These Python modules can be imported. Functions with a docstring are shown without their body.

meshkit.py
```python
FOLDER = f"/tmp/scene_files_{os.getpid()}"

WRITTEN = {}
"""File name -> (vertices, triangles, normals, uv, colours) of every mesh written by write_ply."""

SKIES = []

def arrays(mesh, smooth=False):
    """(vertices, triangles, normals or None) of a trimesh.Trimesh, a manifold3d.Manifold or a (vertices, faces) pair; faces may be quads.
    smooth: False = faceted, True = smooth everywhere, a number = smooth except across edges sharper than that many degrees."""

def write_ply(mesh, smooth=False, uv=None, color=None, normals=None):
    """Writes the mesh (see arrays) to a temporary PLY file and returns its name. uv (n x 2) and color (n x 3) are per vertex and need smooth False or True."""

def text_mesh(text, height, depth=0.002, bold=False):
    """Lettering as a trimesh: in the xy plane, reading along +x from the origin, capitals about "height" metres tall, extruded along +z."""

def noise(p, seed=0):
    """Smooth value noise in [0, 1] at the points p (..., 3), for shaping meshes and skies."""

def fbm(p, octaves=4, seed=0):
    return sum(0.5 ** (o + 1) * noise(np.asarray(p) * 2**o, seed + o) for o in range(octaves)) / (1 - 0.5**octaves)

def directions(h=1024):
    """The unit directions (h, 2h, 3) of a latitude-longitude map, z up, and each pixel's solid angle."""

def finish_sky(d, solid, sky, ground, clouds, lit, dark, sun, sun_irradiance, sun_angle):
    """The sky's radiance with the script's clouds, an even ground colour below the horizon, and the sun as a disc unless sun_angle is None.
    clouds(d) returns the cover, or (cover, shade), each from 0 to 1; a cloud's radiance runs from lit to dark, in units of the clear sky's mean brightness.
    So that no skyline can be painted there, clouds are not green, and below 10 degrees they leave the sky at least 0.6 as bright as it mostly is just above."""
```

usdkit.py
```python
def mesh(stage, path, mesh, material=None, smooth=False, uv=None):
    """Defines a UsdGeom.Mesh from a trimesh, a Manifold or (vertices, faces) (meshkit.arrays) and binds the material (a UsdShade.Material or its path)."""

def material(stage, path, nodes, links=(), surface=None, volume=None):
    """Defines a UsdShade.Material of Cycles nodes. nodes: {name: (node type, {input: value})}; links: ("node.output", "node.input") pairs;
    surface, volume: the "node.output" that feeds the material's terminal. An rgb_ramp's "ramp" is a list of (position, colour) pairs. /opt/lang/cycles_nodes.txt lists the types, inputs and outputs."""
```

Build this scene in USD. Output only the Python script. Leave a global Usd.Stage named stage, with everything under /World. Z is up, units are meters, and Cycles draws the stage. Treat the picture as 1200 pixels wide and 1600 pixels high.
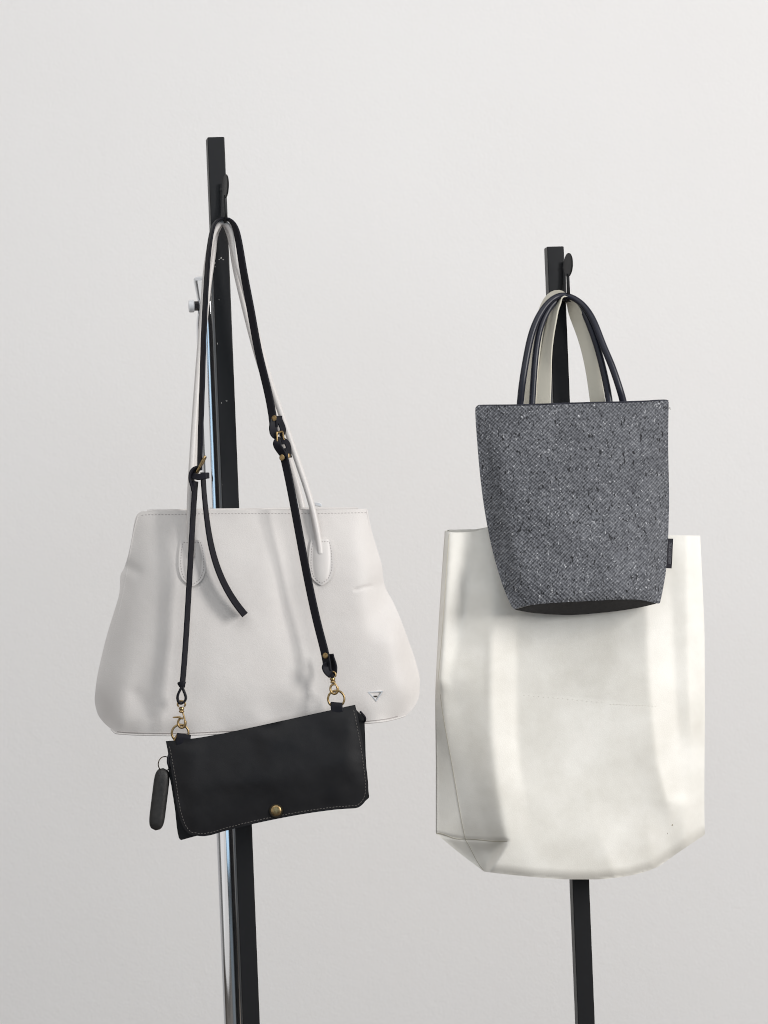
import math, random
import numpy as np, trimesh, shapely, usdkit, meshkit
from shapely.geometry import Polygon
from scipy.spatial import Delaunay
from scipy.interpolate import LinearNDInterpolator, NearestNDInterpolator, PchipInterpolator, CubicSpline
from scipy.ndimage import gaussian_filter, map_coordinates
from pxr import Usd, UsdGeom, UsdLux, UsdShade, Gf, Sdf

random.seed(3); rng = np.random.default_rng(3)
stage = Usd.Stage.CreateInMemory()
UsdGeom.SetStageUpAxis(stage, UsdGeom.Tokens.z); UsdGeom.SetStageMetersPerUnit(stage, 1.0)
UsdGeom.Xform.Define(stage, '/World'); UsdGeom.Scope.Define(stage, '/World/Looks')

# ------------------------------------------------------------------ camera
D, ZC, FPX, ROLL = 3.2, 1.25, 4160.0, math.radians(2.29)
R = np.array([math.cos(ROLL), 0, -math.sin(ROLL)]); U = np.array([math.sin(ROLL), 0, math.cos(ROLL)])
C = np.array([0, -D, ZC])
cam = UsdGeom.Camera.Define(stage, '/World/camera')
cam.CreateHorizontalApertureAttr(13.0); cam.CreateVerticalApertureAttr(13.0 * 4 / 3)
cam.CreateFocalLengthAttr(13.0 * FPX / 1200)
cam.CreateFStopAttr(4.0); cam.CreateFocusDistanceAttr(D - 0.07)
cam.CreateClippingRangeAttr(Gf.Vec2f(0.05, 100)); cam.CreateExposureAttr(0.02)
cam.AddTransformOp().Set(Gf.Matrix4d(*R, 0, *U, 0, 0, -1, 0, 0, *C, 1))

# ------------------------------------------------------------------ light: a window to the right, the pale room all round
def rect(name, pos, target, w, h, inten, col):
    l = UsdLux.RectLight.Define(stage, '/World/' + name)
    l.CreateWidthAttr(w); l.CreateHeightAttr(h); l.CreateIntensityAttr(inten); l.CreateColorAttr(Gf.Vec3f(*col))
    p, t = np.array(pos, float), np.array(target, float)
    z = (p - t) / np.linalg.norm(p - t); x = np.cross([0, 0, 1.0], z); x /= np.linalg.norm(x); y = np.cross(z, x)
    l.AddTransformOp().Set(Gf.Matrix4d(*x, 0, *y, 0, *z, 0, *p, 1))
rect('window_light', (2.75, -2.05, 2.0), (0, 0.1, 1.25), 0.62, 1.5, 37.0, (1.0, 0.985, 0.967))
rect('window_sky_light', (0.0, -5.4, 1.65), (0, 0.1, 1.4), 2.6, 3.1, 0.9, (0.50, 0.76, 1.0))
rect('curtain_light', (2.6, -4.3, 1.9), (0, 0.1, 1.45), 0.9, 2.2, 1.8, (1.0, 0.99, 0.98))
rect('ceiling_bounce_light', (-0.4, -1.2, 3.2), (0, 0.7, 1.7), 3.2, 2.2, 1.75, (0.99, 0.99, 0.99))
rect('left_wall_bounce_light', (-2.7, -2.5, 1.5), (0, -0.6, 1.4), 4.6, 2.9, 0.58, (1.0, 0.985, 0.97))
dome = UsdLux.DomeLight.Define(stage, '/World/room_light')
room = usdkit.material(stage, '/World/Looks/room_glow', {'b': ('background_shader', {'color': (1.0, 0.985, 0.97), 'strength': 0.15})}, [], surface='b.background')
UsdShade.MaterialBindingAPI.Apply(dome.GetPrim()).Bind(room)

# ------------------------------------------------------------------ helpers
def P(px, py, y):
    """The world point seen at photograph pixel (px, py) at depth y."""
    px, py, y = np.broadcast_arrays(np.asarray(px, float), np.asarray(py, float), np.asarray(y, float))
    s = (y + D) / FPX
    return C + np.stack([0 * y, y + D, 0 * y], -1) + (R * ((px - 600) * s)[..., None]) + (U * ((800 - py) * s)[..., None])
PX = D / FPX                                                        # metres per pixel near y = 0
names, origin = {}, {}
def numbered(path):
    n = names.get(path, -1) + 1; names[path] = n
    return path if n == 0 else f'{path}_{n:03d}'
def meta(prim, **kw):
    for k, v in kw.items():
        if v: prim.SetCustomDataByKey(k, v)
def thing(name, label, cat, at, group=None):
    path = numbered('/World/' + name)
    x = UsdGeom.Xform.Define(stage, path); x.AddTranslateOp().Set(Gf.Vec3d(*map(float, at)))
    origin[path] = np.array(at, float)
    meta(x.GetPrim(), label=label, category=cat, group=group)
    return path
def part(parent, name, mesh, mat, smooth=40, kind=None, label=None):
    path = numbered(parent + '/' + name)
    o = origin[parent]; origin[path] = o
    if isinstance(mesh, list): mesh = trimesh.util.concatenate([trimesh.Trimesh(*m, process=False) if isinstance(m, tuple) else m for m in mesh])
    if isinstance(mesh, tuple): mesh = trimesh.Trimesh(*mesh, process=False)
    mesh = mesh.copy(); mesh.apply_translation(-o)
    m = usdkit.mesh(stage, path, mesh, mat, smooth=smooth)
    meta(m.GetPrim(), kind=kind, label=label)
    return path
def spline(pts, n, tight=False):
    pts = np.asarray(pts, float); d = np.r_[0, np.cumsum(np.linalg.norm(np.diff(pts[:, :2], axis=0), axis=1) + 1e-6)]
    t = np.linspace(0, d[-1], n)
    cs = CubicSpline(d, pts[:, :2]) if len(pts) > 2 else None
    if tight: cs = PchipInterpolator(d, pts[:, :2])
    xy = cs(t) if cs is not None else np.stack([np.interp(t, d, pts[:, k]) for k in range(2)], 1)
    rest = [PchipInterpolator(d, pts[:, k])(t)[:, None] for k in range(2, pts.shape[1])]
    return np.hstack([xy] + rest)
def grid_faces(n, m, closed):
    i, j = np.meshgrid(np.arange(n if closed else n - 1), np.arange(m), indexing='ij')
    a, b, c, d = i * m + j, i * m + (j + 1) % m, ((i + 1) % n) * m + (j + 1) % m, ((i + 1) % n) * m + j
    q = np.stack([a, b, c, d], -1).reshape(-1, 4)
    return np.vstack([q[:, [0, 1, 2]], q[:, [0, 2, 3]]])
def sweep(pts, sec, A, B, closed=False, scale=None):
    """pts (n,3); sec (m,2) or (n,m,2); A, B frame vectors (n,3)."""
    n = len(pts); sec = np.broadcast_to(sec, (n,) + np.shape(sec)[-2:]); m = sec.shape[1]
    if scale is not None: sec = sec * np.asarray(scale)[:, None, None]
    v = pts[:, None] + sec[..., :1] * A[:, None] + sec[..., 1:] * B[:, None]
    f = grid_faces(n, m, closed); v = v.reshape(-1, 3)
    if not closed:
        v = np.vstack([v, pts[0], pts[-1]]); k = np.arange(m)
        f = np.vstack([f, np.stack([np.full(m, n * m), (k + 1) % m, k], 1), np.stack([np.full(m, n * m + 1), (n - 1) * m + k, (n - 1) * m + (k + 1) % m], 1)])
    t = trimesh.Trimesh(v, f, process=False)
    if t.volume < 0: t.invert()
    return t
def frames(p, closed=False):
    p = np.asarray(p, float)
    t = (np.roll(p, -1, 0) - np.roll(p, 1, 0)) if closed else np.gradient(p, axis=0)
    t /= np.linalg.norm(t, axis=1, keepdims=True) + 1e-12
    a = np.zeros_like(p); ref = np.array([0, 1.0, 0]) if abs(t[0, 1]) < 0.8 else np.array([1.0, 0, 0])
    prev = ref
    for i in range(len(p)):
        w = prev - t[i] * (prev @ t[i]); w /= np.linalg.norm(w) + 1e-12; a[i] = prev = w
    return t, a, np.cross(t, a)
def tube(p, r, sides=12, closed=False):
    p = np.asarray(p, float); t, a, b = frames(p, closed); ang = np.arange(sides) * 2 * math.pi / sides
    return sweep(p, np.stack([np.cos(ang), np.sin(ang)], 1), a, b, closed, scale=np.broadcast_to(r, (len(p),)))
def rrect(w, t, r, k=4):
    pts = []
    for cx, cy, a0 in ((w / 2 - r, t / 2 - r, 0), (-w / 2 + r, t / 2 - r, 90), (-w / 2 + r, -t / 2 + r, 180), (w / 2 - r, -t / 2 + r, 270)):
        for q in range(k + 1):
            a = math.radians(a0 + 90 * q / k); pts.append((cx + r * math.cos(a), cy + r * math.sin(a)))
    return np.array(pts)
def ribbon(ctrl, thick, n=80, edge=0.45):
    """ctrl rows: px, py, y, real width (m), twist in degrees (0 = flat to the camera)."""
    c = spline(ctrl, n); p = P(c[:, 0], c[:, 1], c[:, 2]); t = np.gradient(p, axis=0); t /= np.linalg.norm(t, axis=1, keepdims=True)
    perp = np.cross(t, [0, 1.0, 0]); perp /= np.linalg.norm(perp, axis=1, keepdims=True)
    nrm = np.cross(perp, t)
    th = np.radians(c[:, 4])[:, None]
    A, B = np.cos(th) * perp + np.sin(th) * nrm, -np.sin(th) * perp + np.cos(th) * nrm
    sec = np.stack([rrect(w, thick, thick * edge, 3) for w in c[:, 3]])
    return sweep(p, sec, A, B)
def ring(c, A, B, r, w, n=48, sides=10):
    a = np.arange(n) * 2 * math.pi / n
    return tube(np.asarray(c) + r * (np.cos(a)[:, None] * A + np.sin(a)[:, None] * B), w, sides, True)
def lathe(base, axis, prof, n=32):
    """prof rows: (radius, distance along axis)."""
    axis = np.asarray(axis, float); axis /= np.linalg.norm(axis)
    a = np.cross(axis, [0, 1.0, 0.1]); a /= np.linalg.norm(a); b = np.cross(axis, a)
    ang = np.arange(n) * 2 * math.pi / n; d = np.cos(ang)[:, None] * a + np.sin(ang)[:, None] * b
    v = np.vstack([np.asarray(base) + axis * h + r * d for r, h in prof]); f = grid_faces(len(prof), n, False)
    v = np.vstack([v, np.asarray(base) + axis * prof[0][1], np.asarray(base) + axis * prof[-1][1]]); k = np.arange(n); m = len(prof)
    f = np.vstack([f, np.stack([np.full(n, m * n), (k + 1) % n, k], 1), np.stack([np.full(n, m * n + 1), (m - 1) * n + k, (m - 1) * n + (k + 1) % n], 1)])
    t = trimesh.Trimesh(v, f, process=False)
    if t.volume < 0: t.invert()
    return t
def rivet(c, nrm, r, h=0.0006): return lathe(c, nrm, [(r, -0.0006), (r, h * .3), (r * .9, h * .7), (r * .55, h), (r * .01, h * 1.08)], 24)

class Depth:
    """A cloth surface given by heights (cm towards the camera) at photograph points, smoothed."""
    def __init__(self, pts, y0, sigma=5.0, step=2.0, wrinkle=0.0, seed=0, scale=30.0, rows=None):
        p = np.array(pts, float); self.lo = p[:, :2].min(0) - 30; hi = p[:, :2].max(0) + 30; self.step = step
        nx, ny = np.ceil((hi - self.lo) / step).astype(int) + 1
        gx, gy = np.meshgrid(self.lo[0] + np.arange(nx) * step, self.lo[1] + np.arange(ny) * step)
        h = LinearNDInterpolator(p[:, :2], p[:, 2])(gx, gy)
        nn = NearestNDInterpolator(p[:, :2], p[:, 2])(gx, gy)
        h = np.where(np.isnan(h), nn, h)
        if rows:                                                    # fold lines that run down the cloth: (py, px, height) along each, straight between them
            ys = gy[:, 0]; X = np.stack([np.interp(ys, *np.array(l, float).T[:2]) for l in rows]); H = np.stack([PchipInterpolator(np.array(l, float)[:, 0], np.array(l, float)[:, 2])(np.clip(ys, l[0][0], l[-1][0])) for l in rows])
            X = np.maximum.accumulate(X + np.arange(len(X))[:, None] * 1e-3, 0)
            h = np.stack([np.interp(gx[r], X[:, r], H[:, r]) for r in range(len(ys))])
        h = gaussian_filter(h, sigma / step, mode='nearest')
        if wrinkle: h = h + wrinkle * (meshkit.fbm(np.stack([gx / scale, gy / scale, 0 * gx + seed], -1), 3, seed) - 0.5)
        self.h, self.y0 = h, y0
    def __call__(self, px, py, lift=0.0):
        px, py = np.broadcast_arrays(np.asarray(px, float), np.asarray(py, float))
        c = [(py.ravel() - self.lo[1]) / self.step, (px.ravel() - self.lo[0]) / self.step]
        return self.y0 - map_coordinates(self.h, c, order=3, mode='nearest').reshape(px.shape) / 100 - lift
    def dent(self, poly, depth, width):
        gy, gx = np.mgrid[0:self.h.shape[0], 0:self.h.shape[1]]
        d = shapely.distance(shapely.LineString(poly), shapely.points(self.lo[0] + gx * self.step, self.lo[1] + gy * self.step))
        self.h -= depth * np.exp(-(d / width) ** 2)

def resample(poly, step, closed=True):
    p = np.asarray(poly, float); p = np.vstack([p, p[:1]]) if closed else p
    d = np.r_[0, np.cumsum(np.linalg.norm(np.diff(p, axis=0), axis=1))]; n = max(3, int(d[-1] / step))
    t = np.linspace(0, d[-1], n + 1); t = t[:-1] if closed else t
    return np.stack([np.interp(t, d, p[:, 0]), np.interp(t, d, p[:, 1])], 1)
def smooth_poly(pts, sharp=(), step=2.0):
    """A closed outline through pts: curved, but cornered at the indices in sharp."""
    pts = np.asarray(pts, float); n = len(pts)
    if not sharp:
        q = np.vstack([pts, pts[:1]]); d = np.r_[0, np.cumsum(np.linalg.norm(np.diff(q, axis=0), axis=1))]
        return CubicSpline(d, q, bc_type='periodic')(np.linspace(0, d[-1], int(d[-1] / step))[:-1])
    out = []; sharp = sorted(sharp)
    for a, b in zip(sharp, sharp[1:] + [sharp[0] + n]):
        seg = pts[np.arange(a, b + 1) % n]; d = np.r_[0, np.cumsum(np.linalg.norm(np.diff(seg, axis=0), axis=1))]
        t = np.linspace(0, d[-1], max(2, int(d[-1] / step)))
        s = np.stack([PchipInterpolator(d, seg[:, k])(t) for k in (0, 1)], 1) if len(seg) > 2 else np.stack([np.interp(t, d, seg[:, k]) for k in (0, 1)], 1)
        out.append(s[:-1])
    return np.vstack(out)
def triang(poly, step):
    b = resample(poly, step); pg = Polygon(b)
    x0, y0, x1, y1 = pg.bounds; gx, gy = np.meshgrid(np.arange(x0, x1, step), np.arange(y0, y1, step * .866)); gx = gx + (np.arange(gx.shape[0]) % 2)[:, None] * step / 2
    inn = shapely.contains_xy(pg.buffer(-step * .55), gx.ravel(), gy.ravel())
    p = np.vstack([b, np.stack([gx.ravel()[inn], gy.ravel()[inn]], 1)])
    f = Delaunay(p).simplices; c = p[f].mean(1); f = f[shapely.contains_xy(pg, c[:, 0], c[:, 1])]
    e1, e2 = p[f[:, 1]] - p[f[:, 0]], p[f[:, 2]] - p[f[:, 0]]
    area = e1[:, 0] * e2[:, 1] - e1[:, 1] * e2[:, 0]; f = f[np.abs(area) > 1e-6]; area = area[np.abs(area) > 1e-6]
    f[area > 0] = f[area > 0][:, [0, 2, 1]]                       # facing the camera (py runs down)
    return p, f, len(b)
def solid(poly, front, back, step=3.0, back_px=None, skip=None, tuck=2.5):
    """A closed body between two depth functions over one outline (skip: boundary edges left open)."""
    p, f, nb = triang(poly, step); n = len(p)
    c0 = np.array(Polygon(p[:nb]).centroid.coords[0]); far = np.abs(p[:nb] - c0).max(); q = c0 + (p - c0) * (1 - tuck / far)
    q = q if back_px is None else back_px(q)
    v = np.vstack([P(p[:, 0], p[:, 1], front(p[:, 0], p[:, 1])), P(q[:, 0], q[:, 1], back(q[:, 0], q[:, 1]))])
    e = np.vstack([f[:, [0, 1]], f[:, [1, 2]], f[:, [2, 0]]]); key = set(map(tuple, e)); e = np.array([k for k in map(tuple, e) if (k[1], k[0]) not in key])
    if skip is not None: e = e[~np.array([skip(*(p[a] + p[b]) / 2) for a, b in e])]
    side = np.vstack([np.stack([e[:, 1], e[:, 0], e[:, 0] + n], 1), np.stack([e[:, 1], e[:, 0] + n, e[:, 1] + n], 1)])
    return trimesh.Trimesh(v, np.vstack([f, f[:, ::-1] + n, side]), process=False)
def shell(poly, front, thick, step=2.5): return solid(poly, front, lambda a, b: front(a, b) + thick, step, tuck=0.0)
def stitches(poly, depth, dash=3.0, gap=2.2, r=0.00035, closed=False):
    p = np.asarray(poly, float); p = np.vstack([p, p[:1]]) if closed else p
    d = np.r_[0, np.cumsum(np.linalg.norm(np.diff(p, axis=0), axis=1))]; out = []; s = gap
    while s + dash < d[-1]:
        t = np.array([s, s + dash * .25, s + dash * .75, s + dash]); x, y = np.interp(t, d, p[:, 0]), np.interp(t, d, p[:, 1])
        out.append(tube(P(x, y, depth(x, y) - r * np.array([-.3, .6, .6, -.3])), r, 6)); s += dash + gap
    return trimesh.util.concatenate(out)
def offset(poly, d): return np.array(Polygon(poly).buffer(-d).exterior.coords)[:-1]

# ------------------------------------------------------------------ materials
def mat(name, nodes, links, surface='p.BSDF'): return usdkit.material(stage, '/World/Looks/' + name, nodes, links, surface=surface)
def leather(name, c1, c2, rough, spec=0.5, grain=900.0, bump=0.25, dist=0.0006, patch=9.0, coat=0.0, rv=0.08):
    return mat(name, {
        'g': ('geometry', {}), 'n': ('noise_texture', {'scale': patch, 'detail': 4.0, 'roughness': 0.6}),
        'r': ('rgb_ramp', {'ramp': [(0.35, c1), (0.68, c2)]}),
        'v': ('voronoi_texture', {'scale': grain, 'feature': 'f1'}), 'f': ('noise_texture', {'scale': grain * .4, 'detail': 3.0}),
        's': ('math', {'math_type': 'add'}), 'b': ('bump', {'strength': bump, 'distance': dist}),
        'm': ('map_range', {'from_min': 0.3, 'from_max': 0.7, 'to_min': rough - rv, 'to_max': rough + rv}),
        'p': ('principled_bsdf', {'specular_ior_level': spec, 'coat_weight': coat, 'coat_roughness': 0.3})},
        [('g.position', 'n.vector'), ('g.position', 'v.vector'), ('g.position', 'f.vector'), ('n.fac', 'r.fac'), ('r.color', 'p.base_color'),
         ('v.distance', 's.value1'), ('f.fac', 's.value2'), ('s.value', 'b.height'), ('b.normal', 'p.normal'), ('n.fac', 'm.value'), ('m.result', 'p.roughness')])
def plain(name, c, rough, metallic=0.0, spec=0.5): return mat(name, {'p': ('principled_bsdf', {'base_color': c, 'roughness': rough, 'metallic': metallic, 'specular_ior_level': spec})}, [])
M = {}
M['wall'] = mat('wall_plaster', {
    'g': ('geometry', {}), 'n': ('noise_texture', {'scale': 250.0, 'detail': 4.0, 'roughness': 0.7}), 'w': ('noise_texture', {'scale': 70.0, 'detail': 3.0}),
    's': ('math', {'math_type': 'multiply_add', 'value2': 0.6}), 'b': ('bump', {'strength': 0.42, 'distance': 0.0016}),
    'c': ('noise_texture', {'scale': 1.6, 'detail': 3.0}), 'r': ('rgb_ramp', {'ramp': [(0.3, (0.742, 0.728, 0.720)), (0.7, (0.767, 0.755, 0.748))]}),
    'p': ('principled_bsdf', {'roughness': 0.8, 'specular_ior_level': 0.25})},
    [('g.position', 'n.vector'), ('g.position', 'w.vector'), ('g.position', 'c.vector'), ('w.fac', 's.value1'), ('n.fac', 's.value3'), ('s.value', 'b.height'), ('b.normal', 'p.normal'), ('c.fac', 'r.fac'), ('r.color', 'p.base_color')])
M['handbag'] = leather('pale_grey_leather', (0.61, 0.578, 0.556), (0.655, 0.627, 0.605), 0.58, 0.28, 1100.0, 0.25, 0.0004)
M['handbag_tab'] = leather('pale_grey_smooth_leather', (0.60, 0.57, 0.55), (0.635, 0.605, 0.585), 0.42, 0.4, 1100.0, 0.1, 0.0004)
M['tote'] = leather('off_white_leather', (0.66, 0.633, 0.575), (0.78, 0.757, 0.705), 0.45, 0.55, 1100.0, 0.18, 0.0004, 14.0, 0.0, 0.05)
M['cream'] = leather('beige_strap_leather', (0.52, 0.49, 0.41), (0.58, 0.55, 0.47), 0.5, 0.4, 1100.0, 0.2, 0.0004)
M['black'] = leather('black_waxed_leather', (0.0105, 0.0105, 0.0118), (0.0145, 0.0143, 0.0155), 0.52, 0.18, 1300.0, 0.22, 0.0003, 25.0)
M['black_edge'] = leather('black_strap_leather', (0.008, 0.008, 0.011), (0.012, 0.0115, 0.016), 0.5, 0.12, 1500.0, 0.15, 0.0003, 40.0)
M['navy'] = leather('navy_black_handle_leather', (0.010, 0.011, 0.019), (0.015, 0.016, 0.026), 0.38, 0.35, 1500.0, 0.1, 0.0003, 40.0)
M['thread_grey'] = plain('grey_thread', (0.33, 0.30, 0.29), 0.8)
M['thread_pale'] = plain('pale_thread', (0.13, 0.12, 0.11), 0.8)
M['thread_brown'] = plain('brown_thread', (0.34, 0.31, 0.24), 0.8); M['thread_cream'] = plain('cream_thread', (0.58, 0.54, 0.43), 0.7)
M['brass'] = mat('antique_brass', {'g': ('geometry', {}), 'n': ('noise_texture', {'scale': 500.0, 'detail': 3.0}), 'r': ('rgb_ramp', {'ramp': [(0.3, (0.22, 0.145, 0.065)), (0.7, (0.40, 0.29, 0.145))]}), 'p': ('principled_bsdf', {'metallic': 1.0, 'roughness': 0.34})}, [('g.position', 'n.vector'), ('n.fac', 'r.fac'), ('r.color', 'p.base_color')])
M['dark_brass'] = plain('dark_brass', (0.055, 0.042, 0.028), 0.45, 1.0)
M['chrome'] = plain('chrome', (0.86, 0.87, 0.89), 0.06, 1.0)
M['silver'] = plain('brushed_silver', (0.80, 0.78, 0.77), 0.5, 1.0)
M['white_plastic'] = plain('white_plastic', (0.85, 0.86, 0.88), 0.35)
M['black_plastic'] = plain('black_plastic', (0.012, 0.011, 0.014), 0.4)
M['post'] = mat('black_painted_steel', {'g': ('geometry', {}), 'n': ('noise_texture', {'scale': 95.0, 'detail': 3.0, 'roughness': 0.65}), 'h': ('noise_texture', {'scale': 9.0, 'detail': 1.0}),
    'a': ('math', {'math_type': 'multiply'}), 'r': ('rgb_ramp', {'ramp': [(0.0, (0.010, 0.010, 0.011)), (0.44, (0.012, 0.012, 0.013)), (0.455, (0.32, 0.31, 0.29))]}), 'f': ('noise_texture', {'scale': 600.0}), 'b': ('bump', {'strength': 0.1, 'distance': 0.0003}),
    'p': ('principled_bsdf', {'roughness': 0.42, 'specular_ior_level': 0.22})}, [('g.position', 'n.vector'), ('g.position', 'h.vector'), ('g.position', 'f.vector'), ('n.fac', 'a.value1'), ('h.fac', 'a.value2'), ('a.value', 'r.fac'), ('r.color', 'p.base_color'), ('f.fac', 'b.height'), ('b.normal', 'p.normal')])
M['hook'] = plain('black_hook_steel', (0.010, 0.010, 0.011), 0.4, spec=0.2)
M['felt'] = leather('charcoal_felt', (0.018, 0.0175, 0.017), (0.030, 0.029, 0.028), 0.5, 0.35, 1000.0, 0.4, 0.0004, 160.0)
M['lining'] = leather('dark_charcoal_cloth', (0.022, 0.021, 0.024), (0.03, 0.029, 0.032), 0.8, 0.25, 1500.0, 0.4, 0.0003, 200.0)
M['label'] = plain('black_label', (0.008, 0.007, 0.012), 0.6)
M['label_print'] = plain('grey_print', (0.11, 0.11, 0.125), 0.7)
# tweed: a twill weave of grey and pale yarn with black and white flecks, laid out over the bag's own face
M['tweed'] = mat('grey_tweed', {
    'g': ('geometry', {}), 'sx': ('separate_xyz', {}), 'nd': ('noise_texture', {'scale': 160.0, 'detail': 2.0}),
    'dist': ('math', {'math_type': 'multiply_add', 'value2': 3.0}),
    'u': ('math', {'math_type': 'subtract'}), 'uh': ('math', {'math_type': 'multiply', 'value2': 0.75}), 'u2': ('math', {'math_type': 'multiply_add', 'value2': 2 * math.pi / 0.0038}), 'us': ('math', {'math_type': 'sine'}),
    'w': ('math', {'math_type': 'add'}), 'w2': ('math', {'math_type': 'multiply', 'value2': 2 * math.pi / 0.0050}), 'ws': ('math', {'math_type': 'sine'}),
    'mx': ('math', {'math_type': 'multiply_add', 'value2': 0.5}),
    'cu': ('combine_xyz', {}), 'mu': ('mapping', {'scale': (270.0, 105.0, 0.0)}), 'yn': ('noise_texture', {'scale': 1.0, 'detail': 1.0, 'roughness': 0.6}), 'dm': ('noise_texture', {'scale': 28.0, 'detail': 3.0}), 'dmm': ('math', {'math_type': 'multiply_add', 'value2': 2.4}), 'ym': ('math', {'math_type': 'multiply_add', 'value2': 6.4, 'value3': -3.2}),
    'sum': ('math', {'math_type': 'add'}),
    'r0': ('map_range', {'from_min': -2.8, 'from_max': 5.2, 'to_min': 0.0, 'to_max': 1.0, 'clamp': True}),
    'r': ('rgb_ramp', {'ramp': [(0.0, (0.022, 0.023, 0.027)), (0.32, (0.072, 0.074, 0.083)), (0.6, (0.150, 0.154, 0.169)), (1.0, (0.36, 0.365, 0.38))]}),
    'mp': ('mapping', {'scale': (430.0, 430.0, 300.0)}), 'v': ('noise_texture', {'scale': 1.0, 'detail': 1.0}), 'vr': ('map_range', {'from_min': 0.68, 'from_max': 0.73, 'to_min': 0.0, 'to_max': 1.0, 'clamp': True}),
    'mp2': ('mapping', {'scale': (380.0, 380.0, 150.0), 'location': (7.3, 1.1, 4.2)}), 'v2': ('noise_texture', {'scale': 1.0, 'detail': 1.0}), 'vr2': ('map_range', {'from_min': 0.65, 'from_max': 0.69, 'to_min': 0.0, 'to_max': 0.85, 'clamp': True}),
    'k1': ('mix_color', {'b': (0.45, 0.455, 0.47)}), 'k2': ('mix_color', {'b': (0.012, 0.012, 0.014)}),
    'b': ('bump', {'strength': 0.6, 'distance': 0.0010}),
    'p': ('principled_bsdf', {'roughness': 0.9, 'specular_ior_level': 0.15, 'sheen_weight': 0.15, 'sheen_roughness': 0.5})},
    [('g.position', 'sx.vector'), ('g.position', 'nd.vector'), ('u.value', 'cu.x'), ('w.value', 'cu.y'), ('cu.vector', 'mu.vector'), ('mu.vector', 'yn.vector'), ('g.position', 'dm.vector'), ('dm.fac', 'dmm.value1'), ('sum.value', 'dmm.value3'),  ('g.position', 'mp.vector'), ('g.position', 'mp2.vector'),
     ('sx.x', 'u.value1'), ('sx.z', 'u.value2'), ('u.value', 'u2.value1'), ('nd.fac', 'dist.value1'), ('dist.value', 'u2.value3'), ('u2.value', 'us.value1'),
     ('sx.x', 'w.value1'), ('sx.z', 'w.value2'), ('w.value', 'w2.value1'), ('w2.value', 'ws.value1'),
     ('ws.value', 'mx.value1'), ('us.value', 'uh.value1'), ('uh.value', 'mx.value3'), ('yn.fac', 'ym.value1'), ('mx.value', 'sum.value1'), ('ym.value', 'sum.value2'), ('dmm.value', 'r0.value'), ('r0.result', 'r.fac'),
     ('mp.vector', 'v.vector'), ('v.fac', 'vr.value'), ('mp2.vector', 'v2.vector'), ('v2.fac', 'vr2.value'),
     ('r.color', 'k1.a'), ('vr.result', 'k1.fac'), ('k1.result', 'k2.a'), ('vr2.result', 'k2.fac'), ('k2.result', 'p.base_color'), ('sum.value', 'b.height'), ('b.normal', 'p.normal')])

# ------------------------------------------------------------------ the wall behind
WALL_Y = 1.1
wm = trimesh.creation.box((8, 0.12, 3.4)); wm.apply_translation((0, WALL_Y + 0.06, 1.7))
w = usdkit.mesh(stage, '/World/wall', wm, M['wall']); meta(w.GetPrim(), kind='structure', label='plain off-white plaster wall behind the bags', category='wall')

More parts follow.
